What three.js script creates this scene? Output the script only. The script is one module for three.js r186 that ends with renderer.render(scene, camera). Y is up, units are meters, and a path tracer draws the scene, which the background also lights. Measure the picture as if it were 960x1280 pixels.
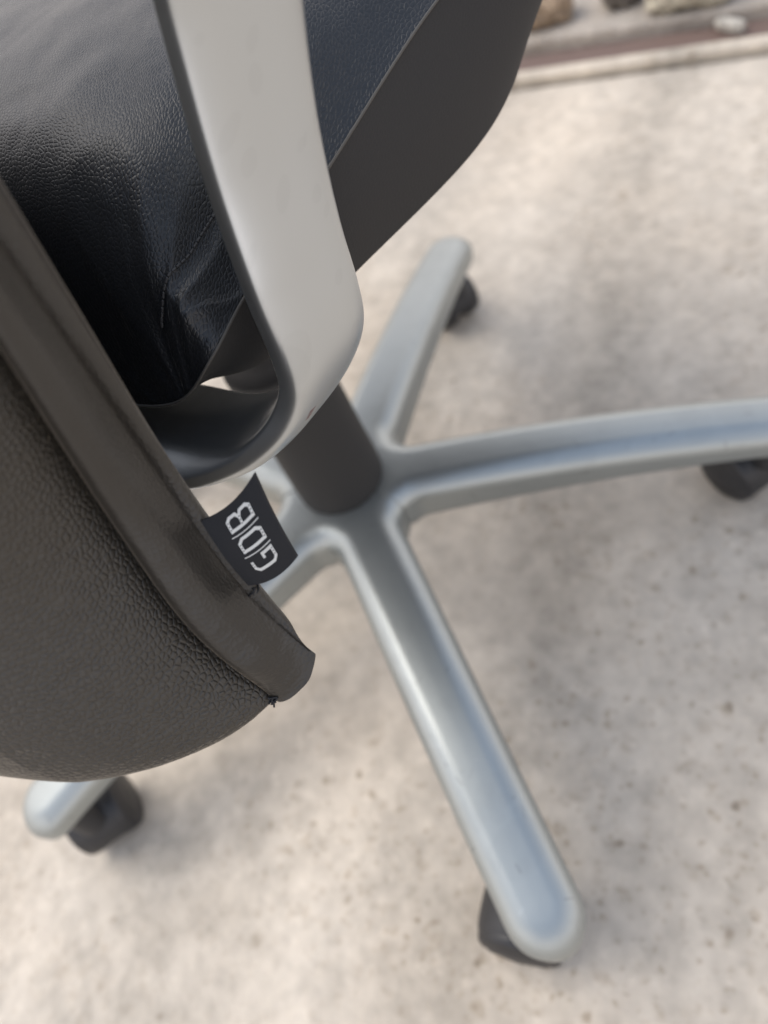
import * as THREE from 'three';
import { mergeGeometries, mergeVertices } from 'three/addons/utils/BufferGeometryUtils.js';
import { RoundedBoxGeometry } from 'three/addons/geometries/RoundedBoxGeometry.js';

// ---------------------------------------------------------------- camera, sky, sun, exposure
const W = 768, H = 1024;
const scene = new THREE.Scene();
const camera = new THREE.PerspectiveCamera(63.58, W / H, 0.02, 200);
camera.position.set(0.028931, 0.564819, 0.393239);
camera.rotation.set(-0.88342, 0.035344, -0.503908, 'YXZ');
camera.focus = 0.275; camera.userData.fStop = 6.2;
scene.add(camera);

const renderer = new THREE.WebGLRenderer({ antialias: true });
renderer.setSize(W, H);
renderer.toneMapping = THREE.LinearToneMapping;
renderer.toneMappingExposure = 1.35;
renderer.shadowMap.enabled = true;

const smooth = (a, b, x) => { const t = Math.min(1, Math.max(0, (x - a) / (b - a))); return t * t * (3 - 2 * t); };
const lerp = (a, b, t) => a + (b - a) * t;
function rng(seed) { let s = seed >>> 0; return () => { s = (s + 0x6D2B79F5) | 0; let t = Math.imul(s ^ (s >>> 15), 1 | s); t = (t + Math.imul(t ^ (t >>> 7), 61 | t)) ^ t; return ((t ^ (t >>> 14)) >>> 0) / 4294967296; }; }
function hash3(x, y, z) { let h = Math.imul(x, 374761393) ^ Math.imul(y, 668265263) ^ Math.imul(z, 2147483647 - 97); h = Math.imul(h ^ (h >>> 13), 1274126177); return ((h ^ (h >>> 16)) >>> 0) / 4294967296; }
function noise3(x, y, z, px = 1e9) {        // value noise, periodic with px cells in x and y
  const X = Math.floor(x), Y = Math.floor(y), Z = Math.floor(z);
  const f = (t) => t * t * (3 - 2 * t), u = f(x - X), v = f(y - Y), w = f(z - Z);
  const m = (a) => ((a % px) + px) % px;
  const c = (i, j, k) => hash3(m(X + i), m(Y + j), Z + k);
  return lerp(lerp(lerp(c(0, 0, 0), c(1, 0, 0), u), lerp(c(0, 1, 0), c(1, 1, 0), u), v), lerp(lerp(c(0, 0, 1), c(1, 0, 1), u), lerp(c(0, 1, 1), c(1, 1, 1), u), v), w);
}
function fbm(x, y, z, oct, px = 1e9) { let s = 0, a = 0.5, n = 0; for (let i = 0; i < oct; i++) { s += a * noise3(x, y, z + 17 * i, px); n += a; x *= 2; y *= 2; z *= 2; px *= 2; a *= 0.5; } return s / n; }

const sunDir = new THREE.Vector3(-0.36, 0.86, -0.28).normalize();
{
  const w = 512, h = 256, d = new Float32Array(w * h * 4);
  for (let j = 0; j < h; j++) for (let i = 0; i < w; i++) {
    const el = ((j + 0.5) / h - 0.5) * Math.PI, az = ((i + 0.5) / w - 0.5) * 2 * Math.PI;
    const dx = Math.cos(el) * Math.cos(az), dy = Math.sin(el), dz = Math.cos(el) * Math.sin(az);
    const up = Math.max(0, dy), k = Math.pow(1 - up, 2.2);
    let r = lerp(0.32, 1.25, k), g = lerp(0.44, 1.17, k), b = lerp(0.62, 1.04, k);
    const q = 1 / (up + 0.35);
    const c = smooth(0.38, 0.60, fbm(dx * q * 1.7 + 9, dz * q * 1.7 + 4, 3.3, 5)) * 0.85 * (1 - 0.8 * smooth(0.45, 0.85, dy));
    const sh = 1.25 + 0.25 * fbm(dx * q * 4, dz * q * 4, 8, 3);
    r = lerp(r, sh * 1.03, c); g = lerp(g, sh * 0.99, c); b = lerp(b, sh * 0.93, c);
    const gl = Math.max(0, dx * sunDir.x + dy * sunDir.y + dz * sunDir.z), a = 0.9 * Math.pow(gl, 10);
    r += a; g += a * 0.95; b += a * 0.85;
    const below = smooth(0, -0.08, dy);
    r = lerp(r, 0.42, below); g = lerp(g, 0.38, below); b = lerp(b, 0.34, below);
    const o = (j * w + i) * 4; d[o] = r * 1.03; d[o + 1] = g * 1.0; d[o + 2] = b * 1.03; d[o + 3] = 1;
  }
  const sky = new THREE.DataTexture(d, w, h, THREE.RGBAFormat, THREE.FloatType);
  sky.mapping = THREE.EquirectangularReflectionMapping; sky.magFilter = sky.minFilter = THREE.LinearFilter; sky.wrapS = THREE.RepeatWrapping; sky.needsUpdate = true;
  scene.background = sky; scene.environment = sky;
}
const sun = new THREE.DirectionalLight(new THREE.Color(1.0, 0.91, 0.80), 1.4);
sun.position.copy(sunDir).multiplyScalar(5); sun.target.position.set(0, 0, 0);
sun.castShadow = true; sun.shadow.radius = 75; sun.shadow.mapSize.set(2048, 2048);
Object.assign(sun.shadow.camera, { left: -1.5, right: 1.5, top: 1.5, bottom: -1.5, near: 0.5, far: 12 });
scene.add(sun, sun.target);

// ---------------------------------------------------------------- textures
function tex(w, h, fn, srgb) {
  const d = new Uint8Array(w * h * 4), c = [0, 0, 0];
  for (let j = 0; j < h; j++) for (let i = 0; i < w; i++) { fn(i, j, c); const o = (j * w + i) * 4; for (let k = 0; k < 3; k++) d[o + k] = Math.max(0, Math.min(255, Math.round(c[k] * 255))); d[o + 3] = 255; }
  const t = new THREE.DataTexture(d, w, h, THREE.RGBAFormat); t.magFilter = THREE.LinearFilter; t.minFilter = THREE.LinearMipmapLinearFilter; t.generateMipmaps = true;
  t.wrapS = t.wrapT = THREE.RepeatWrapping; if (srgb) t.colorSpace = THREE.SRGBColorSpace; t.needsUpdate = true; return t;
}
const enc = (v) => v <= 0.0031308 ? v * 12.92 : 1.055 * Math.pow(v, 1 / 2.4) - 0.055;
function grain(size, cells, seed, stretch) {       // pebbled leather: cells with grooves between them, tiling
  const nx = cells, ny = Math.round(cells * stretch), r = rng(seed), px = [], py = [], ph = [];
  for (let k = 0; k < nx * ny; k++) { px.push(0.08 + 0.84 * r()); py.push(0.08 + 0.84 * r()); ph.push(r()); }
  return tex(size, size, (i, j, c) => {
    const wx = 0.35 * (fbm(i / size * 24, j / size * 24, 1, 2, 24) - 0.5), wy = 0.35 * (fbm(i / size * 24, j / size * 24, 40, 2, 24) - 0.5);
    const x = i / size * nx + wx, y = j / size * ny + wy, X = Math.floor(x), Y = Math.floor(y);
    let d1 = 9, d2 = 9, hh = 0;
    for (let b = -1; b <= 1; b++) for (let a = -1; a <= 1; a++) {
      const ci = ((X + a) % nx + nx) % nx, cj = ((Y + b) % ny + ny) % ny, id = cj * nx + ci;
      const ex = X + a + px[id] - x, ey = Y + b + py[id] - y, dd = Math.sqrt(ex * ex + ey * ey);
      if (dd < d1) { d2 = d1; d1 = dd; hh = ph[id]; } else if (dd < d2) d2 = dd;
    }
    const e = smooth(-0.06, 0.5, d2 - d1), v = 0.15 + e * (0.55 + 0.2 * hh) - 0.12 * d1 + 0.1 * (fbm(i / size * 90, j / size * 90, 5, 2, 90) - 0.5);
    c[0] = c[1] = c[2] = v;
  });
}
const grainBack = grain(1024, 40, 5, 1.0);   // one tile covers 80 mm
const grainSeat = grain(1024, 44, 11, 1.1);
for (const t of [grainBack, grainSeat]) t.repeat.set(1 / 0.08, 1 / 0.08);
const mottle = tex(512, 512, (i, j, c) => { const v = 0.62 + 0.5 * (fbm(i / 512 * 8, j / 512 * 8, 2, 5, 8) - 0.5); c[0] = c[1] = c[2] = v; });
const mottleFine = mottle.clone(); mottleFine.repeat.set(5, 5); mottleFine.needsUpdate = true;
const fabricWeave = tex(256, 256, (i, j, c) => { const v = 0.5 + 0.25 * Math.sin(i / 256 * Math.PI * 64) * Math.sin(j / 256 * Math.PI * 64) + 0.2 * (hash3(i, j, 3) - 0.5); c[0] = c[1] = c[2] = v; });
fabricWeave.repeat.set(1 / 0.03, 1 / 0.03);

// concrete: brushed slab, 1.2 m per tile
const SLAB = 1.2;
const concreteH = (u, v) => {
  const broom = noise3(u * 52 + 1.2 * fbm(u * 6, v * 6, 9, 2, 6), 0.5, 4, 52);
  return 0.5 + 0.5 * (fbm(u * 210, v * 210, 7, 3, 210) - 0.5) + 0.2 * (broom - 0.5);
};
const specks = (() => {
  const n = 1536, m = new Float32Array(n * n), q = rng(314), px = n / SLAB;
  for (let k = 0; k < 24000; k++) {
    const x = q() * n, y = q() * n, gate = smooth(0.38, 0.66, fbm(x / n * 7, y / n * 7, 61, 3, 7)), small = q();
    const a = q() * 3.14, R0 = (small < 0.8 ? 0.0013 + 0.002 * q() : 0.0025 + 0.0055 * q() * q()) * px, e = 0.5 + 0.5 * q(), st = (0.08 + 0.36 * q() * q() * q()) * (0.35 + 0.9 * gate) * (q() < 0.13 ? -0.7 : 1), rr = Math.ceil(R0 * 2);
    const ca = Math.cos(a), sa = Math.sin(a), sd = q() * 50;
    for (let j = -rr; j <= rr; j++) for (let i = -rr; i <= rr; i++) {
      const u = (i * ca + j * sa) / R0, v = (j * ca - i * sa) / (R0 * e), d = Math.hypot(u, v) + 0.9 * (noise3(u * 1.6 + sd, v * 1.6, 3) - 0.5);
      if (d < 1.35) m[((Math.round(y) + j + n) % n) * n + (Math.round(x) + i + n) % n] += st * (1 - smooth(0.1, 1.35, d));
    }
  }
  return m;
})();
const concrete = tex(1536, 1536, (i, j, c) => {
  const u = i / 1536, v = j / 1536;
  const big = fbm(u * 5, v * 5, 21, 4, 5) - 0.5, fine = fbm(u * 160, v * 160, 51, 3, 160) - 0.5;
  const wv = 0.9 * fbm(u * 5, v * 5, 75, 2, 5), streak = (0.65 * (noise3(u * 17 + wv, 0.5, 71, 17) - 0.5) + 0.35 * (noise3(u * 41 + wv, 0.5, 72, 41) - 0.5)) * (0.5 + fbm(u * 6, v * 6, 76, 2, 6));
  const sp = specks[j * 1536 + i];
  let k = 0.475 + 0.035 * big + 0.10 * fine + 0.26 * streak + 0.17 * (fbm(u * 84, v * 84, 44, 3, 84) - 0.5) + 0.06 * (fbm(u * 190, v * 190, 41, 3, 190) - 0.5);
  k *= 1.03 - Math.min(0.5, sp); const spots = Math.min(1, Math.max(0, sp * 3));
  const warm = 0.5 + 0.6 * (fbm(u * 9, v * 9, 111, 3, 9) - 0.5);
  const w2 = warm + 0.7 * spots; c[0] = enc(k * lerp(1.045, 1.10, w2)); c[1] = enc(k * lerp(0.965, 0.935, w2)); c[2] = enc(k * lerp(0.845, 0.74, w2));
}, true);
const concreteBump = tex(1024, 1024, (i, j, c) => { const v = concreteH(i / 1024, j / 1024); c[0] = c[1] = c[2] = v; });
for (const t of [concrete, concreteBump]) t.repeat.set(1 / SLAB, 1 / SLAB);
const stoneTex = tex(512, 512, (i, j, c) => {
  const u = i / 512, v = j / 512, k = 0.75 + 0.9 * (fbm(u * 10, v * 10, 61, 5, 10) - 0.5) - 0.3 * smooth(0.58, 0.7, fbm(u * 30, v * 30, 81, 3, 30));
  c[0] = enc(k); c[1] = enc(k * 0.96); c[2] = enc(k * 0.9);
}, true);
const metalFleck = tex(1024, 1024, (i, j, c) => { const u = i / 1024, v = j / 1024, k = 0.5 + 0.3 * (fbm(u * 14, v * 14, 6, 5, 14) - 0.5) + 0.08 * (hash3(i, j, 9) - 0.5); c[0] = c[1] = c[2] = k; });
metalFleck.repeat.set(1 / 0.2, 1 / 0.2);

function wearMap(seed, n, size, marks) {           // faint mottling, rubbed spots and scratches on a light coat
  const cv = document.createElement('canvas'); cv.width = cv.height = size; const g = cv.getContext('2d'), q = rng(seed);
  g.fillStyle = '#e6e6e6'; g.fillRect(0, 0, size, size);
  for (let k = 0; k < 900; k++) { const x = q() * size, y = q() * size, w = size * (0.004 + 0.03 * q() * q()); g.fillStyle = q() < 0.5 ? 'rgba(255,255,255,0.022)' : 'rgba(90,90,88,0.02)'; g.beginPath(); g.ellipse(x, y, w, w * (0.4 + q()), q() * 3, 0, 7); g.fill(); }
  for (let k = 0; k < n; k++) { const x = q() * size, y = q() * size, a = q() * 6.3, l = size * (0.004 + 0.03 * q() * q()); g.strokeStyle = q() < 0.6 ? 'rgba(255,255,255,0.42)' : 'rgba(60,60,62,0.30)'; g.lineWidth = size * (0.0006 + 0.0012 * q()); g.beginPath(); g.moveTo(x, y); g.quadraticCurveTo(x + l * Math.cos(a) * 0.5 + l * 0.1, y + l * Math.sin(a) * 0.5, x + l * Math.cos(a), y + l * Math.sin(a)); g.stroke(); }
  if (marks) marks(g, size);
  const t = new THREE.CanvasTexture(cv); t.flipY = false; t.wrapS = t.wrapT = THREE.RepeatWrapping; t.colorSpace = THREE.SRGBColorSpace; t.repeat.set(1 / 0.4, 1 / 0.4); return t;
}
const armWear = wearMap(4, 60, 1024, (g, S) => {
  const m = S / 0.4;
  g.strokeStyle = 'rgba(120,40,40,0.75)'; g.lineWidth = 0.0006 * m; for (let k = 0; k < 4; k++) { g.beginPath(); g.moveTo(0.0355 * m + k, (0.213 + 0.0011 * k) * m); g.lineTo(0.0385 * m, (0.2125 + 0.0011 * k) * m); g.stroke(); }
});
const baseWear = wearMap(8, 420, 1024);

// ---------------------------------------------------------------- materials
const std = (o) => new THREE.MeshStandardMaterial(o), phys = (o) => new THREE.MeshPhysicalMaterial(o);
const lin = (r, g, b) => new THREE.Color().setRGB(r, g, b);
const M = {
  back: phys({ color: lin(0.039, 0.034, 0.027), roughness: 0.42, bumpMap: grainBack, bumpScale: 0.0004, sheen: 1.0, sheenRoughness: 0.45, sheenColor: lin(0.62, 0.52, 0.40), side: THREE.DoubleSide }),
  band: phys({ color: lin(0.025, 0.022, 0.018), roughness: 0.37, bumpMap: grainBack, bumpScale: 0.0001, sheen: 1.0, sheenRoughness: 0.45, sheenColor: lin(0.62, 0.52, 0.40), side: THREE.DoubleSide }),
  seat: phys({ color: lin(0.010, 0.0115, 0.014), roughness: 0.40, sheen: 1.0, sheenRoughness: 0.32, sheenColor: lin(1, 0.97, 0.92), bumpMap: grainSeat, bumpScale: 0.00014, side: THREE.DoubleSide }),
  side: std({ color: lin(0.026, 0.025, 0.025), roughness: 0.9, bumpMap: grainSeat, bumpScale: 0.00005, side: THREE.DoubleSide }),
  silver: std({ color: lin(0.64, 0.67, 0.685), map: armWear, metalness: 0.9, roughness: 0.30, bumpMap: metalFleck, bumpScale: 0.00006, side: THREE.DoubleSide }),
  base: std({ color: lin(0.46, 0.49, 0.485), map: baseWear, metalness: 0.78, roughness: 0.40, bumpMap: metalFleck, bumpScale: 0.0004, side: THREE.DoubleSide }),
  plastic: std({ color: lin(0.022, 0.022, 0.024), roughness: 0.5 }),
  wheel: std({ color: lin(0.018, 0.018, 0.020), roughness: 0.42 }),
  column: std({ color: lin(0.020, 0.0195, 0.0195), roughness: 0.7 }),
  steel: std({ color: lin(0.5, 0.5, 0.5), metalness: 0.9, roughness: 0.3 }),
  thread: std({ color: lin(0.012, 0.013, 0.016), roughness: 0.7 }),
  paleThread: std({ color: lin(0.07, 0.066, 0.06), roughness: 0.7 }),
  concrete: std({ map: concrete, bumpMap: concreteBump, bumpScale: 0.0018, roughness: 0.88 }),
};

// ---------------------------------------------------------------- helpers
const used = {};
function numbered(n) { const k = used[n] = (used[n] ?? -1) + 1; return k ? n + '_' + String(k).padStart(3, '0') : n; }
function mesh(name, geo, mat, parent = scene) { const m = new THREE.Mesh(geo, mat); m.name = numbered(name); m.castShadow = m.receiveShadow = true; parent.add(m); return m; }
function group(name, parent = scene) { const g = new THREE.Group(); g.name = numbered(name); parent.add(g); return g; }
const V = (a) => new THREE.Vector3(a[0], a[1], a[2]);
// chair frame: lists are written as [right, up, forward]
const C = (a) => new THREE.Vector3(a[0], a[1], -a[2]);
const curve = (list, tension = 0.5) => new THREE.CatmullRomCurve3(list.map((a) => Array.isArray(a) ? C(a) : a), false, 'centripetal', tension);
function gridGeo(nu, nv, fn, closedU = false) {    // fn(u, v) -> Vector3; uv in metres along the surface
  const P = [], pos = [], uv = [], idx = [];
  for (let j = 0; j <= nv; j++) for (let i = 0; i <= nu; i++) P.push(fn(i / nu, j / nv, i, j));
  const at = (i, j) => P[j * (nu + 1) + i];
  const lu = []; for (let j = 0; j <= nv; j++) { let s = 0; for (let i = 0; i <= nu; i++) { if (i) s += at(i, j).distanceTo(at(i - 1, j)); lu.push(s); } }
  const lv = new Array(P.length).fill(0); for (let i = 0; i <= nu; i++) { let s = 0; for (let j = 0; j <= nv; j++) { if (j) s += at(i, j).distanceTo(at(i, j - 1)); lv[j * (nu + 1) + i] = s; } }
  P.forEach((p, k) => { pos.push(p.x, p.y, p.z); uv.push(lu[k], lv[k]); });
  for (let j = 0; j < nv; j++) for (let i = 0; i < nu; i++) { const a = j * (nu + 1) + i, b = a + 1, c = a + nu + 1, d = c + 1; idx.push(a, b, d, a, d, c); }
  const g = new THREE.BufferGeometry();
  g.setAttribute('position', new THREE.Float32BufferAttribute(pos, 3)); g.setAttribute('uv', new THREE.Float32BufferAttribute(uv, 2)); g.setIndex(idx); g.computeVertexNormals();
  if (closedU) { const n = g.attributes.normal; for (let j = 0; j <= nv; j++) { const a = j * (nu + 1), b = a + nu; const v = new THREE.Vector3(n.getX(a) + n.getX(b), n.getY(a) + n.getY(b), n.getZ(a) + n.getZ(b)).normalize(); n.setXYZ(a, v.x, v.y, v.z); n.setXYZ(b, v.x, v.y, v.z); } }
  return g;
}
const tube = (pts, r, seg = 24, rad = 8) => new THREE.TubeGeometry(new THREE.CatmullRomCurve3(pts), seg, r, rad);

// ---------------------------------------------------------------- setting
{
  // slab in a frame whose x runs along the kerb; the chair side ends at the kerb line
  const yaw = -Math.atan2(0.623, 0.782);          // local x -> (.782, 0, .623)
  const fr = (name) => { const g = group(name); g.rotation.y = yaw; return g; };
  const plane = new THREE.PlaneGeometry(16, 8.7, 8, 8); plane.rotateX(-Math.PI / 2);
  plane.translate(0, 0, -0.705 + 4.35);
  { const p = plane.attributes.position, u = plane.attributes.uv; for (let k = 0; k < p.count; k++) u.setXY(k, p.getX(k), p.getZ(k)); }
  const slab = mesh('concrete_floor', plane, M.concrete); slab.rotation.y = yaw; slab.userData = { label: 'pale beige concrete slab with brown mottling under the chair', kind: 'structure' };
  const earth = new THREE.PlaneGeometry(60, 60); earth.rotateX(-Math.PI / 2); earth.translate(0, -0.03, 0);
  const e = mesh('ground', earth, std({ color: lin(0.22, 0.19, 0.16), roughness: 1 })); e.userData = { label: 'bare brown ground beyond the concrete slab', kind: 'structure' };
  // low lip, brown recess board, mortar ledge
  const bar = (z0, z1, y0, y1, r) => { const g = new RoundedBoxGeometry(16, y1 - y0, z1 - z0, 3, r); g.translate(0, (y0 + y1) / 2, -(z0 + z1) / 2);
    const p = g.attributes.position, u = g.attributes.uv; for (let k = 0; k < p.count; k++) u.setXY(k, p.getX(k), p.getZ(k) + p.getY(k)); return g; };
  const lipMat = std({ map: concrete, bumpMap: concreteBump, bumpScale: 0.006, roughness: 0.85, color: lin(1.0, 0.99, 0.97) });
  const lip = mesh('kerb', bar(0.711, 0.733, -0.02, 0.012, 0.005), lipMat); lip.rotation.y = yaw; lip.userData = { label: 'narrow pale concrete lip edging the slab', kind: 'structure' };
  const brown = mesh('edging_board', bar(0.735, 0.775, -0.02, 0.006, 0.003), std({ color: lin(0.17, 0.115, 0.095), roughness: 0.75, bumpMap: mottleFine, bumpScale: 0.002 }));
  brown.rotation.y = yaw; brown.userData = { label: 'dull reddish brown edging board set between pale lip and stone ledge', kind: 'structure' };
  const ledge = mesh('ledge', bar(0.777, 1.5, -0.02, 0.022, 0.006), std({ map: concrete, bumpMap: concreteBump, bumpScale: 0.006, roughness: 0.9, color: lin(0.72, 0.72, 0.74) }));
  ledge.rotation.y = yaw; ledge.userData = { label: 'greyish concrete ledge behind the brown edging board', kind: 'structure' };
  // loose stones on the ledge
  const stone = (name, label, cat, seed, along, back, sx, sy, sz, turn, col, lift = 0) => {
    let g = new THREE.IcosahedronGeometry(1, 12); g.deleteAttribute('normal'); g.deleteAttribute('uv'); g = mergeVertices(g, 1e-5);
    const p = g.attributes.position, uv = [], v = new THREE.Vector3();
    for (let k = 0; k < p.count; k++) {
      v.fromBufferAttribute(p, k);
      const q = Math.pow(Math.abs(v.x) ** 3.2 + Math.abs(v.y) ** 3.2 + Math.abs(v.z) ** 3.2, -1 / 3.2);
      const n = 0.86 + 0.34 * (fbm(v.x * 1.4 + seed, v.y * 1.4 + 3, v.z * 1.4 + seed * 2, 3) - 0.5) + 0.3 * (fbm(v.x * 5 + seed, v.y * 5, v.z * 5, 3) - 0.5);
      v.multiplyScalar(q * n); p.setXYZ(k, v.x * sx, v.y * sy, v.z * sz); uv.push(v.x * 0.5 + v.y * 0.2, v.z * 0.5 + v.y * 0.3);
    }
    g.setAttribute('uv', new THREE.Float32BufferAttribute(uv, 2)); g.computeVertexNormals();
    const m = mesh(name, g, std({ color: col, map: stoneTex, bumpMap: stoneTex, bumpScale: 0.004, roughness: 0.9 }));
    // along the kerb (.782, .623), away from the slab (.623, -.782)
    m.position.set(0.782 * along + 0.623 * back, 0.022 + sy * 0.8 + lift, 0.623 * along - 0.782 * back); m.rotation.y = yaw + turn;
    m.userData = { label, category: cat }; return m;
  };
  stone('rubble_stone', 'brown sandy stone on the ledge, nearest to the chair', 'stone', 2, -0.035, 0.822, 0.045, 0.022, 0.028, 0.15, lin(0.42, 0.32, 0.23));
  stone('rubble_stone', 'dark grey broken stone between brown stone and pale block', 'stone', 5, 0.062, 0.84, 0.03, 0.022, 0.03, 0.3, lin(0.20, 0.18, 0.16));
  stone('stone_block', 'large cream rough stone block on the ledge', 'stone block', 7, 0.145, 0.815, 0.060, 0.03, 0.04, 0.02, lin(0.62, 0.58, 0.48));
  stone('pebble', 'smooth white oval pebble lying at the ledge rim', 'pebble', 9, 0.196, 0.757, 0.021, 0.008, 0.0085, -0.55, lin(0.85, 0.83, 0.78), -0.0145);
  stone('rubble_stone', 'tan stone behind the white pebble', 'stone', 12, 0.262, 0.815, 0.035, 0.024, 0.026, -0.2, lin(0.45, 0.36, 0.26));
  stone('rubble_stone', 'rough brown stone farthest along the ledge from the chair', 'stone', 15, 0.345, 0.83, 0.036, 0.026, 0.03, 0.5, lin(0.34, 0.28, 0.22));
}

// ---------------------------------------------------------------- office chair
const chair = group('office_chair');
chair.rotation.y = -0.991076;                    // chair frame: x right, y up, -z forward
chair.userData = { label: 'black leather swivel office chair with silver arm and five-spoke base', category: 'office chair' };

// --- five-spoke base
const base = group('star_base', chair); base.rotation.y = 0.991076 - 0.010;      // spokes at 0, 72, 144 ... degrees from the slab's z axis
const R = 0.315;
const legTop = (x) => 0.140 - 0.043 * Math.pow(Math.max(0, x) / R, 1.9);
const legHalf = (x) => lerp(0.0235, 0.0215, Math.min(1, x / R));
const T36 = Math.tan(Math.PI / 5), S36 = Math.sin(Math.PI / 5), C36 = Math.cos(Math.PI / 5);
const FIL = 0.016;                               // radius of the fillet between two spokes
const legGeo = (() => {
  const hw0 = 0.0232, D = (hw0 + FIL) / S36;       // fillet centre on the bisector
  const cx = D * C36, cy = D * S36, xe = R - legHalf(R);
  const nX = 120, nT = 44, under = [];
  const half = (x) => {                          // plan half-width at x
    if (x > xe) { const h = legHalf(R), q = x - xe; return Math.sqrt(Math.max(0, h * h - q * q)); }
    if (x < cx) { const q = cx - x; const arc = q < FIL ? cy - Math.sqrt(FIL * FIL - q * q) : 1e9; return Math.min(x * T36, arc); }
    return legHalf(x);
  };
  const dist = (x, y) => {                       // distance to the plan outline
    const ay = Math.abs(y);
    if (x > xe) return legHalf(R) - Math.hypot(x - xe, y);
    if (x < cx) return Math.hypot(x - cx, ay - cy) - FIL;
    return legHalf(x) - ay;
  };
  const RE = 0.0145, skirt = (x) => lerp(0.022, 0.011, smooth(0, R, x));
  return gridGeo(nT * 2 + 20, nX, (u, v, i, j) => {
    const x = v < 0.9 ? 0.0255 + (xe - 0.0255) * (v / 0.9) : xe + legHalf(R) * Math.sin((v - 0.9) / 0.1 * Math.PI / 2) * 0.9999;
    const h = half(x), n = nT * 2 + 20, k = i / n;
    // k: underside edge -> side -> top -> side -> underside edge
    const sideN = 10 / n;
    let t = (k - sideN) / (1 - 2 * sideN); const clampT = Math.max(0, Math.min(1, t));
    const yy = -Math.cos(clampT * Math.PI) * h * 0.55 + (clampT * 2 - 1) * h * 0.45;
    const s = Math.max(0, dist(x, yy)), e = s < RE ? RE - Math.sqrt(RE * RE - (RE - s) ** 2) : 0;
    let y = legTop(x) - e * 0.85 - 0.0016 * Math.pow(1 - Math.min(1, s / 0.0235), 2);
    let off = yy;
    if (t < 0 || t > 1) {
      const q = t < 0 ? (sideN - k) / sideN : (k - 1 + sideN) / sideN;      // 0 at the edge .. 1 underside
      const inWedge = x * T36 - h < 1e-6;
      if (q < 0.75) { y -= skirt(x) * q / 0.75; off = Math.sign(yy || (t < 0 ? -1 : 1)) * (h - (inWedge ? 0 : 0.0025 * q)); }
      else { y -= skirt(x); off = Math.sign(t < 0 ? -1 : 1) * (h - (inWedge ? 0 : 0.002)) * (1 - (q - 0.75) / 0.25); }
    }
    return new THREE.Vector3(off, y, x);
  });
})();
for (let k = 0; k < 5; k++) { const l = mesh('leg', legGeo, M.base, base); l.rotation.y = k * Math.PI * 2 / 5 + (k === 1 ? 0.009 : k === 4 ? 0.03 : 0); }
{
  mesh('hub', new THREE.LatheGeometry([[0.0, 0.095], [0.030, 0.095], [0.0325, 0.12], [0.0305, 0.1385], [0.028, 0.1396], [0, 0.1396]].map((a) => new THREE.Vector2(...a)), 64), M.base, base);
}

// --- casters: twin wheels under a hood
const wheelGeo = (() => {
  const p = [[0, -0.0095], [0.012, -0.0095], [0.0215, -0.0085], [0.0242, -0.0065], [0.0252, -0.003], [0.0252, 0.003], [0.0242, 0.0065], [0.0215, 0.0085], [0.012, 0.0095], [0, 0.0095]];
  const g = new THREE.LatheGeometry(p.map((a) => new THREE.Vector2(a[0], a[1])), 48); g.rotateZ(Math.PI / 2); return g;
})();
const hoodGeo = (() => {                         // rounded cover over the wheels, open below
  const nA = 30, nW = 30;
  return gridGeo(nA, nW, (u, v) => {
    const a = lerp(-0.18, Math.PI + 0.1, u), w = (v * 2 - 1), r = 0.0268 * Math.pow(Math.max(0, 1 - Math.pow(Math.abs(w), 3.4)), 1 / 3.2);
    const hwid = 0.0255;
    return new THREE.Vector3(w * hwid, 0.0252 + Math.sin(a) * r, Math.cos(a) * r);
  });
})();
const stemGeo = new THREE.CylinderGeometry(0.0085, 0.0105, 0.040, 24);
function caster(az, turn, off = 0.016) {            // off: how far the wheels trail behind the stem
  const g = group('caster', chair);
  const rr = R - 0.024, wx = Math.sin(az) * rr, wz = Math.cos(az) * rr, q = 0.991076;
  g.position.set(wx * Math.cos(q) + wz * Math.sin(q), 0, -wx * Math.sin(q) + wz * Math.cos(q));
  g.rotation.y = turn + q;
  for (const s of [-1, 1]) { const w = mesh('wheel', wheelGeo, M.wheel, g); w.position.set(s * 0.0135, 0.0252, off); }
  const h = mesh('caster_hood', hoodGeo, M.plastic, g); h.position.z = off;
  const st = mesh('caster_stem', stemGeo, M.plastic, g); st.position.set(0, 0.064, 0);
  return g;
}
const A72 = Math.PI * 2 / 5;
caster(0, -2.236, 0.0225); caster(A72 + 0.012, -2.91, 0.022); caster(2 * A72, -2.886, 0.022); caster(3 * A72, -1.2); caster(4 * A72 + 0.03, -3.0);

// --- gas column
mesh('gas_column', new THREE.LatheGeometry([[0, 0.1380], [0.0290, 0.1380], [0.0304, 0.1395], [0.0310, 0.142], [0.0312, 0.150], [0.0304, 0.19], [0.0298, 0.262], [0.029, 0.266], [0.013, 0.268], [0.013, 0.345], [0, 0.345]].map((a) => new THREE.Vector2(...a)), 64), M.column, chair);
{ const g = new RoundedBoxGeometry(0.12, 0.035, 0.2, 4, 0.012); g.translate(-0.066, 0.352, -0.05); mesh('tilt_mechanism', g, M.plastic, chair); }

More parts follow.
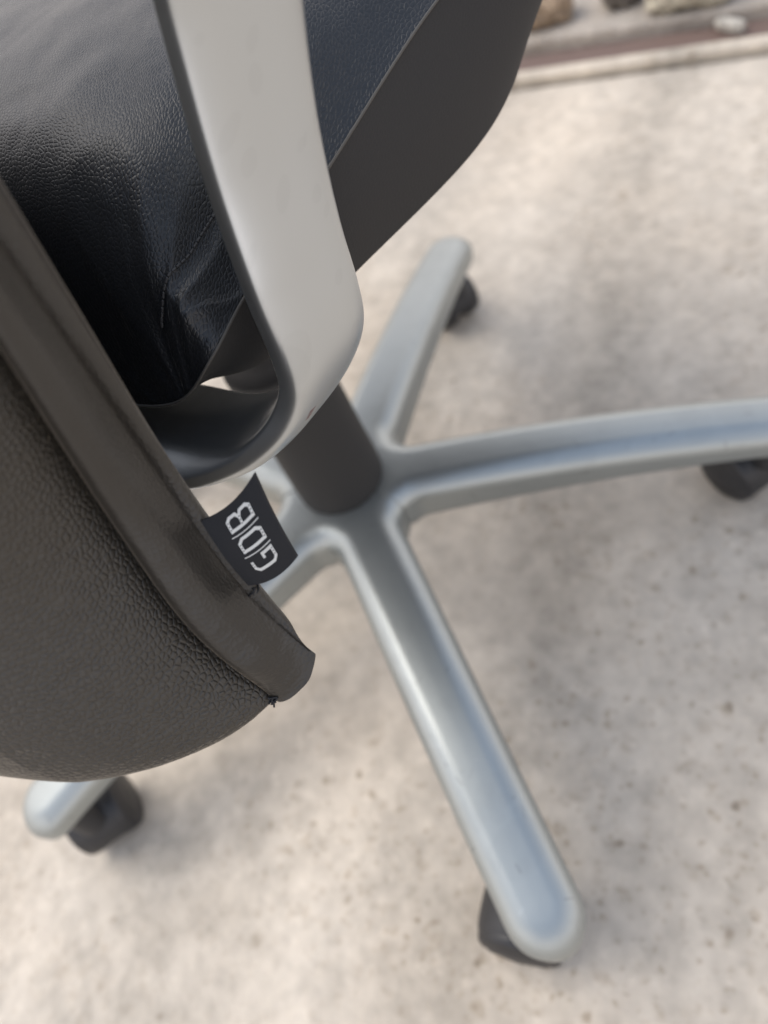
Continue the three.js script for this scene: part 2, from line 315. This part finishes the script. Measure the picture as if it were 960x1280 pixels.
// --- seat
const seat = group('seat', chair);
const seamPts = [[0.1385, 0.4020, -0.0950], [0.1366, 0.4070, -0.0722], [0.1425, 0.4175, -0.0400], [0.1457, 0.4250, -0.0176], [0.1503, 0.4400, 0.0420], [0.1570, 0.4460, 0.0863], [0.162, 0.449, 0.15], [0.163, 0.450, 0.22], [0.155, 0.450, 0.29], [0.12, 0.450, 0.335], [0.04, 0.450, 0.35], [-0.07, 0.450, 0.352], [-0.18, 0.450, 0.35], [-0.26, 0.450, 0.335], [-0.295, 0.449, 0.29], [-0.30, 0.445, 0.2], [-0.295, 0.43, 0.086], [-0.285, 0.415, -0.018], [-0.275, 0.395, -0.08], [-0.25, 0.38, -0.108], [-0.18, 0.376, -0.118], [-0.07, 0.374, -0.122], [0.03, 0.375, -0.118], [0.085, 0.378, -0.113], [0.121, 0.386, -0.106]];
const lowPts = [[0.1084, 0.3720, -0.0872], [0.1220, 0.3700, -0.0726], [0.1310, 0.3735, -0.0420], [0.1353, 0.3750, -0.0210], [0.1484, 0.3810, 0.0450], [0.1449, 0.3840, 0.0813], [0.1302, 0.3920, 0.1310], [0.118, 0.40, 0.18], [0.10, 0.41, 0.25], [0.07, 0.415, 0.29], [0.02, 0.416, 0.3], [-0.07, 0.416, 0.302], [-0.16, 0.416, 0.3], [-0.21, 0.415, 0.29], [-0.245, 0.41, 0.25], [-0.262, 0.40, 0.17], [-0.275, 0.384, 0.081], [-0.275, 0.375, -0.02], [-0.262, 0.37, -0.075], [-0.235, 0.37, -0.10], [-0.17, 0.368, -0.108], [-0.07, 0.367, -0.11], [0.02, 0.368, -0.106], [0.065, 0.37, -0.101], [0.092, 0.372, -0.096]];
const loop = (l) => new THREE.CatmullRomCurve3(l.map(C), true, 'centripetal');
const seamLoop = loop(seamPts), lowLoop = loop(lowPts), NS = 300;
const tl = (c, i) => c.getPoint(((i / NS) % 1 + 1) % 1);
const seatC = new THREE.Vector3(-0.07, 0.45, -0.10);
const rim = Array.from({ length: 240 }, (_, k) => seamLoop.getPoint(k / 240));
const cornerSeam = curve([[0.1262, 0, -0.052], [0.1250, 0, -0.0611], [0.1243, 0, -0.0680], [0.1238, 0, -0.0766], [0.1228, 0, -0.0850], [0.1208, 0, -0.0915], [0.1188, 0, -0.0950]]).getPoints(24);
const DK = [[0, 0], [0.008, 0.2], [0.02, 0.50], [0.035, 0.76], [0.05, 0.89], [0.065, 0.945], [0.085, 0.98], [0.11, 1.0], [0.14, 0.97], [0.19, 0.80], [0.3, 0.78]];
const prof = (d) => { for (let k = 1; k < DK.length; k++) if (d <= DK[k][0]) { const a = DK[k - 1], b = DK[k], m = (i) => i <= 0 ? 20 : i >= DK.length - 1 ? 0 : (DK[i + 1][1] - DK[i - 1][1]) / (DK[i + 1][0] - DK[i - 1][0]); const w = b[0] - a[0], t = (d - a[0]) / w, t2 = t * t, t3 = t2 * t; return (2 * t3 - 3 * t2 + 1) * a[1] + (t3 - 2 * t2 + t) * w * m(k - 1) + (3 * t2 - 2 * t3) * b[1] + (t3 - t2) * w * m(k); } return 0.78; };
function seatY(x, z) {                            // height of the cushion: rolled edge, bolster all round, dished middle
  let d2 = 1e9, ws = 0, wy = 0;
  for (let k = 0; k < rim.length; k++) {
    const q = rim[k], n = rim[(k + 1) % rim.length], ex = n.x - q.x, ez = n.z - q.z, t = Math.min(1, Math.max(0, ((x - q.x) * ex + (z - q.z) * ez) / (ex * ex + ez * ez)));
    const e = (q.x + ex * t - x) ** 2 + (q.z + ez * t - z) ** 2; if (e < d2) d2 = e; const w = 1 / (e + 1e-6) ** 2; ws += w; wy += w * lerp(q.y, n.y, t);
  }
  const dt = Math.sqrt(d2), K = 0.022, ds = -K * Math.log(Math.exp(-(0.1465 - 0.086 * z - x) / K) + Math.exp(-(0.12 - z) / K) + Math.exp(-(x + 0.295) / K) + Math.exp(-(0.35 + z) / K));
  const d = lerp(dt, Math.max(0.2 * dt, ds + 0.004), smooth(0.004, 0.03, dt)), ys = wy / ws, top = 0.466 - 0.03 * (0.07 - z);
  let y = lerp(ys, top, prof(d));
  let s2 = 1e9; for (const q of cornerSeam) s2 = Math.min(s2, (q.x - x) ** 2 + (q.z - z) ** 2);
  y -= 0.0020 * Math.exp(-s2 / (0.0032 * 0.0032));
  const near = Math.exp(-((x - 0.115) ** 2 + (z - 0.098) ** 2) / (0.03 * 0.03));
  const ang = Math.atan2(z - 0.112, x - 0.128), fold = 1 - Math.abs(2 * noise3(ang * 5.5 + 20, Math.hypot(x - 0.128, z - 0.112) * 25, 6) - 1);
  y += near * (0.0028 * (fold * fold - 0.35) + 0.0022 * (fbm(x * 210 - z * 60, z * 50 + x * 30, 3, 3) - 0.5)) + 0.0016 * (fbm(x * 45 + 7, z * 45, 4, 3) - 0.5) * Math.min(1, d / 0.02);
  return y;
}
const seatTop = (u, v) => {                      // u round the loop, v from the seam over the roll to the middle
  const P = seamLoop.getPoint(u % 1), t = v < 0.7 ? 0.30 * Math.pow(v / 0.7, 1.5) : lerp(0.30, 1, (v - 0.7) / 0.3);
  const ex = seatC.x + (P.x - seatC.x) * 0.0, ez = lerp(seatC.z, P.z, 0.0);
  const x = lerp(P.x, ex, t), z = lerp(P.z, ez, t), p = new THREE.Vector3(x, v === 0 ? P.y : seatY(x, z), z);
  const o = new THREE.Vector3(P.x - ex, 0, P.z - ez).normalize();
  return p;
};
{
  const g = gridGeo(620, 120, seatTop, true), a = g.attributes.uv, rimL = []; let s = 0, last = null;
  for (let i = 0; i <= 620; i++) { const p = seamLoop.getPoint((i / 620) % 1); if (last) s += p.distanceTo(last); last = p; rimL.push(s); }
  for (let j = 0; j <= 120; j++) for (let i = 0; i <= 620; i++) a.setX(j * 621 + i, rimL[i] * 0.86);
  mesh('seat_leather', g, M.seat, seat);
}
mesh('seat_side_panel', gridGeo(NS, 16, (u, v) => {
  const a = seamLoop.getPoint(u % 1), b = lowLoop.getPoint(u % 1), p = a.clone().lerp(b, v);
  const o = new THREE.Vector3(p.x - seatC.x, 0, p.z - seatC.z).normalize(); return p.addScaledVector(o, 0.004 * Math.sin(v * Math.PI));
}, true), M.side, seat);
mesh('seat_pan', gridGeo(NS, 10, (u, v) => { const b = lowLoop.getPoint(u % 1); return b.clone().lerp(new THREE.Vector3(seatC.x, b.y - 0.004, seatC.z), v); }, true), M.plastic, seat);
mesh('seam_piping', new THREE.TubeGeometry(new THREE.CatmullRomCurve3(Array.from({ length: 200 }, (_, i) => { const p = seamLoop.getPoint(i / 200), o = new THREE.Vector3(p.x - seatC.x, 0, p.z - seatC.z).normalize(); return p.addScaledVector(o, 0.0006); }), true), 500, 0.0005, 6, true), M.paleThread, seat);
// corner seam with its stitches, running from the roll down into the pucker
{
  const st = [], N = 24, q = new THREE.Quaternion(), up = new THREE.Vector3(0, 1, 0);
  const pts = cornerSeam.map((c) => new THREE.Vector3(c.x, seatY(c.x, c.z) + 0.0003, c.z));
  for (let k = 0; k < N; k++) {
    const a = pts[k], b = pts[k + 1], dir = b.clone().sub(a), l = dir.length(), g = new THREE.CapsuleGeometry(0.00045, l * 0.55, 3, 6);
    const out = new THREE.Vector3(a.x - seatC.x, 0.02, a.z - seatC.z).normalize();
    g.applyQuaternion(q.setFromUnitVectors(up, dir.normalize())); const m = a.clone().lerp(b, 0.5).addScaledVector(out, 0.0007); g.translate(m.x, m.y, m.z); st.push(g);
  }
  const s = mesh('stitching', mergeGeometries(st), std({ color: lin(0.03, 0.031, 0.034), roughness: 0.6 }), seat); s.userData.kind = 'stuff';
}

// --- silver arm: a flat bar that comes down beside the seat and turns in under it
const armEdge = [[0.163, 0.612, 0.150], [0.163, 0.612, 0.06], [0.162, 0.604, -0.005], [0.160, 0.578, -0.042], [0.1580, 0.545, -0.0545], [0.1554, 0.5077, -0.0602], [0.1522, 0.4893, -0.0632], [0.1515, 0.4504, -0.0736], [0.1555, 0.4179, -0.0827], [0.1584, 0.3971, -0.0873], [0.1584, 0.3868, -0.0903], [0.1554, 0.3789, -0.0952], [0.1499, 0.3717, -0.1033], [0.1409, 0.3659, -0.1133], [0.1267, 0.3625, -0.1236], [0.1067, 0.3611, -0.1324], [0.0733, 0.3605, -0.1428], [0.02, 0.3600, -0.15]];
const ARMW = 0.0455, ARMBULGE = 0.0085, ARMIN = 0.0035;
{
  const arm = group('armrest', chair);
  const c = curve(armEdge.slice(3)), n = 200, F = new THREE.Vector3(0, 0, -1);
  const nC = 112;
  const geo = gridGeo(nC, n, (u, v) => {
    const P = c.getPointAt(v), T = c.getTangentAt(v), N = new THREE.Vector3().crossVectors(F, T).normalize();   // outward
    if (N.dot(new THREE.Vector3(1, -0.4, 0)) < 0) N.negate();
    const a = u * Math.PI * 2, ca = Math.cos(a), sa = Math.sin(a);
    const w = lerp(0.0545, 0.0415, smooth(0.1, 0.55, v)) + 0.011 * smooth(0.66, 0.82, v);
    const x = w / 2 * Math.sign(ca) * Math.pow(Math.abs(ca), 0.55), y = sa > 0 ? ARMBULGE * (0.65 * Math.pow(sa, 0.45) + 0.35 * Math.pow(sa, 1.2)) : -ARMIN * Math.pow(-sa, 0.5);
    return P.clone().addScaledVector(F, w / 2 + x).addScaledVector(N, y);
  }, true);
  mesh('arm_bar', geo, M.silver, arm);
}

// --- backrest
const back = group('backrest', chair);
const ext = (l, k) => { const a = C(l[0]), b = C(l[1]); const d = a.clone().sub(b); return [a.clone().addScaledVector(d, 2.2 * k), a.clone().addScaledVector(d, 1.1 * k), ...l.map(C)]; };
const crease = ext([[0.1611, 0.4660, -0.1491], [0.1614, 0.4152, -0.1585], [0.1746, 0.3761, -0.1678], [0.1850, 0.3552, -0.1692], [0.1959, 0.3394, -0.1701]], 1);
const seamF = ext([[0.1635, 0.4635, -0.1355], [0.1653, 0.4135, -0.1409], [0.1802, 0.3748, -0.1493], [0.1913, 0.3544, -0.1515], [0.2024, 0.3402, -0.1518]], 1);
const strip = ext([[0.1594, 0.4595, -0.1275], [0.1630, 0.4069, -0.1358], [0.1764, 0.3698, -0.1431], [0.1884, 0.3492, -0.1472], [0.1974, 0.3395, -0.1492]], 1);
const bottom = [[0.1959, 0.3394, -0.1701], [0.1871, 0.3366, -0.1851], [0.1753, 0.3336, -0.1996], [0.1629, 0.3315, -0.2096], [0.1360, 0.3284, -0.2248], [0.1048, 0.3240, -0.2411], [0.0433, 0.3155, -0.2715]].map(C);
const cCrease = curve(crease), cSeam = curve(seamF), cStrip = curve(strip), cBottom = curve(bottom);
const Nout = new THREE.Vector3(0.62, 0.0, 0.78).normalize();     // out of the rear panel
const endFade = (v) => 1 - smooth(0.76, 1.0, v);
const rearPanel = (u, v) => {
  // v 0..0.85 down the panel, 0.85..1 curling under the bottom edge
  const vv = Math.min(1, v / 0.85), A = cCrease.getPoint(vv), B = cBottom.getPoint(u), p = A.clone().add(B).sub(bottom[0]);
  const l = B.distanceTo(bottom[0]), up = (1 - vv) * 0.2;
  const sh = Math.sqrt(Math.max(0, 1 - Math.pow(1 - Math.min(1, l / 0.035), 2)));
  const bot = Math.sqrt(Math.max(0, 1 - Math.pow(1 - Math.min(1, up / 0.05), 2)));
  let off = 0.011 * sh * (0.2 + 0.8 * bot) + 0.009 * Math.min(1, l / 0.05) * bot - 0.003 * (1 - sh);
  p.y += 0.005 * smooth(0, 0.04, l) + 0.038 * smooth(0.0, 0.12, l) + 0.009 * smooth(0.08, 0.2, l);
  off += 0.006 * Math.sin(Math.min(1, up / 0.2) * Math.PI) * sh;
  const pk = Math.exp(-l / 0.016) * sh; off += 0.0016 * pk * (fbm(vv * 46, l * 50, 2, 2) - 0.5);
  p.addScaledVector(Nout, off);
  if (v > 0.85) { const t = (v - 0.85) / 0.15, a = t * Math.PI * 0.5; const r = 0.028 * Math.min(1, 0.12 + l / 0.05); p.y -= r * 0.35 * Math.sin(a); p.addScaledVector(Nout, -r * (1 - Math.cos(a))); }
  return p;
};
mesh('rear_panel', gridGeo(150, 220, rearPanel), M.back, back);
const bandPoint = (u, v0) => {
  const v = v0 * (1 - 0.026 * Math.pow(Math.max(0, (u - 0.55) / 0.45), 2.4));
  const A = cCrease.getPoint(v), B = cSeam.getPoint(v), p = A.clone().lerp(B, u);
  const s = Math.pow(Math.sin(Math.PI * Math.pow(Math.min(1, Math.max(0, u)), 0.66)), 0.7) * (1 - 0.5 * smooth(0.6, 1, u));
  const n = Nout.clone().lerp(new THREE.Vector3(1, 0.1, 0), 0.5).normalize();
  const pk = Math.sin(Math.PI * u) ** 0.5 * 0.0007 * (fbm(v * 34, u * 2.2, 8, 3) - 0.5);
  p.addScaledVector(n, 0.0115 * s * (0.25 + 0.75 * endFade(v)) - 0.0012 * (1 - s) + pk);
  return p;
};
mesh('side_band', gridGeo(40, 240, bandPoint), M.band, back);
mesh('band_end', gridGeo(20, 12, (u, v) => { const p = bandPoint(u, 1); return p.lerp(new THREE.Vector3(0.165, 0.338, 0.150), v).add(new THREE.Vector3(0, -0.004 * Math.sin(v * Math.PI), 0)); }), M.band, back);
mesh('front_strip', gridGeo(24, 200, (u, v) => {
  v *= 0.95; const A = cSeam.getPoint(v), B = cStrip.getPoint(v).lerp(A, smooth(0.8, 0.96, v)).add(new THREE.Vector3(-0.007 * smooth(0.82, 0.97, v), -0.001 * smooth(0.85, 0.97, v), 0));
  if (u < 0.6) { const t = u / 0.6, s = Math.pow(Math.sin(Math.PI * t * 0.5), 0.7); const p = A.clone().lerp(B, t); return p.addScaledVector(new THREE.Vector3(0.9, 0.1, -0.1).normalize(), 0.003 * Math.sin(Math.PI * t) - 0.0012 * (1 - s)); }
  const t = (u - 0.6) / 0.4, a = t * Math.PI / 2; return B.clone().add(new THREE.Vector3(-0.02 * Math.sin(a) * 1.6, 0, -0.006 * Math.sin(a)));
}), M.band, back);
mesh('front_panel', gridGeo(20, 60, (u, v) => { const B = cStrip.getPoint(v); return B.clone().add(new THREE.Vector3(-0.032 - 0.38 * u, 0, -0.006 - 0.034 * Math.sin(u * Math.PI))); }), M.back, back);
// knotted thread ends at the two seam ends
{
  const r = rng(77), knot = (at, n, sp, rad) => { const gs = []; for (let k = 0; k < n; k++) { const p = []; for (let j = 0; j < 4; j++) p.push(new THREE.Vector3(at.x + (r() - 0.5) * sp, at.y + (r() - 0.5) * sp * 0.6, at.z + (r() - 0.5) * sp)); gs.push(tube(p, rad, 14, 5)); } return mergeGeometries(gs); };
  mesh('thread_knot', knot(C([0.1960, 0.3414, -0.1706]), 9, 0.0034, 0.00032), M.thread, back);
  mesh('thread_knot', knot(C([0.1822, 0.3672, -0.1480]), 6, 0.0055, 0.0003), M.thread, back);
}
// woven tag sewn into the front seam
{
  const cw = 640, ch = 520, cv = document.createElement('canvas'); cv.width = cw; cv.height = ch; const g = cv.getContext('2d');
  g.fillStyle = '#1b1c20'; g.fillRect(0, 0, cw, ch);
  g.fillStyle = 'rgba(255,255,255,0.025)'; for (let y = 0; y < ch; y += 4) g.fillRect(0, y, cw, 1.6); for (let x = 0; x < cw; x += 5) g.fillRect(x, 0, 1.5, ch);
  g.lineCap = 'butt'; g.lineJoin = 'miter'; g.strokeStyle = '#dcdcd8';
  const line = (p, w) => { g.lineWidth = w; g.beginPath(); p.forEach((q, k) => k ? g.lineTo(q[0], q[1]) : g.moveTo(q[0], q[1])); g.stroke(); };
  const chain = (p, n) => { g.fillStyle = '#3c3c40'; for (let k = 0; k < n; k++) { const t = (k + 0.5) / n, x = lerp(p[0][0], p[1][0], t), y = lerp(p[0][1], p[1][1], t); g.fillRect(x - 4.5, y - 4.5, 9, 9); } };
  const T = 170, B = 390, SW = 24;
  // G
  line([[196, T + 4], [136, T + 4], [112, T + 34], [112, B - 34], [136, B - 4], [212, B - 4], [212, 294], [172, 294]], SW);
  chain([[206, T + 4], [140, T + 4]], 3); chain([[140, B - 4], [210, B - 4]], 3);
  line([[246, T - 26], [246, B + 20]], 8);
  // D
  line([[292, T - 8], [292, B + 8]], SW); line([[278, T + 4], [360, T + 4], [388, T + 42], [388, B - 42], [360, B - 4], [278, B - 4]], SW);
  chain([[290, T + 4], [362, T + 4]], 3); chain([[290, B - 4], [362, B - 4]], 3);
  line([[424, T - 26], [424, B + 20]], 8);
  // B
  line([[468, T - 8], [468, B + 8]], SW); line([[454, T + 4], [540, T + 4], [564, T + 32], [564, 256], [530, 280], [564, 304], [564, B - 32], [540, B - 4], [454, B - 4]], SW); line([[468, 280], [548, 280]], SW - 3);
  chain([[466, T + 4], [548, T + 4]], 3); chain([[466, 280], [546, 280]], 3); chain([[466, B - 4], [548, B - 4]], 3);
  const ct = new THREE.CanvasTexture(cv); ct.colorSpace = THREE.SRGBColorSpace; ct.anisotropy = 8;
  // edges: base along the seam (top end, bottom end), tip (top end, bottom end)
  const bn = new THREE.Vector3(0.8, 0.1, 0.45).normalize(), b0 = bandPoint(1.0, 0.602).addScaledVector(bn, 0.0008), b1 = bandPoint(1.0, 0.722).addScaledVector(bn, 0.0008), t0 = C([0.1830, 0.3985, -0.1254]), t1 = C([0.1957, 0.3751, -0.1352]);
  b0.lerp(t0, 0.09); b1.lerp(t1, 0.09);
  const sag = new THREE.Vector3(0.0004, -0.0022, 0.0008), m0 = b0.clone().lerp(t0, 0.5).add(sag), m1 = b1.clone().lerp(t1, 0.5).add(sag);
  const quad = (a, m, b, s) => { const q = m.clone().multiplyScalar(2).addScaledVector(a, -0.5).addScaledVector(b, -0.5); return a.clone().multiplyScalar((1 - s) * (1 - s)).addScaledVector(q, 2 * s * (1 - s)).addScaledVector(b, s * s); };
  const surf = (u, v) => { const p = quad(b0, m0, t0, v).lerp(quad(b1, m1, t1, v), 1 - u); const n = new THREE.Vector3(0.5, 0.5, 0.7).normalize(); return p.addScaledVector(n, 0.0012 * Math.sin(u * Math.PI)); };
  const front = gridGeo(30, 24, surf); { const a = front.attributes.uv; for (let j = 0; j <= 24; j++) for (let i = 0; i <= 30; i++) a.setXY(j * 31 + i, i / 30, 1 - j / 24); }
  const tag = mesh('fabric_tag', front, std({ map: ct, roughness: 0.8, bumpMap: fabricWeave, bumpScale: 0.0001, side: THREE.DoubleSide }), back);
  tag.userData.label = 'small black woven tag with white letters GDB';
  // back leaf of the folded tag
  const nB = new THREE.Vector3(0.5, 0.5, 0.7).normalize().multiplyScalar(-0.0011);
  const leaf = gridGeo(30, 30, (u, v) => { const t = Math.min(1, v / 0.85), p = surf(u, v < 0.15 ? 1 : 1 - (v - 0.15) / 0.85); const a = v < 0.15 ? v / 0.15 : 1; return p.addScaledVector(nB, Math.sin(a * Math.PI / 2)).add(t0.clone().sub(m0).normalize().multiplyScalar(v < 0.15 ? 0.0004 * Math.sin(a * Math.PI) : 0)); });
  mesh('tag_fold', leaf, std({ color: lin(0.012, 0.012, 0.014), roughness: 0.85, side: THREE.DoubleSide }), back);
}

renderer.render(scene, camera);
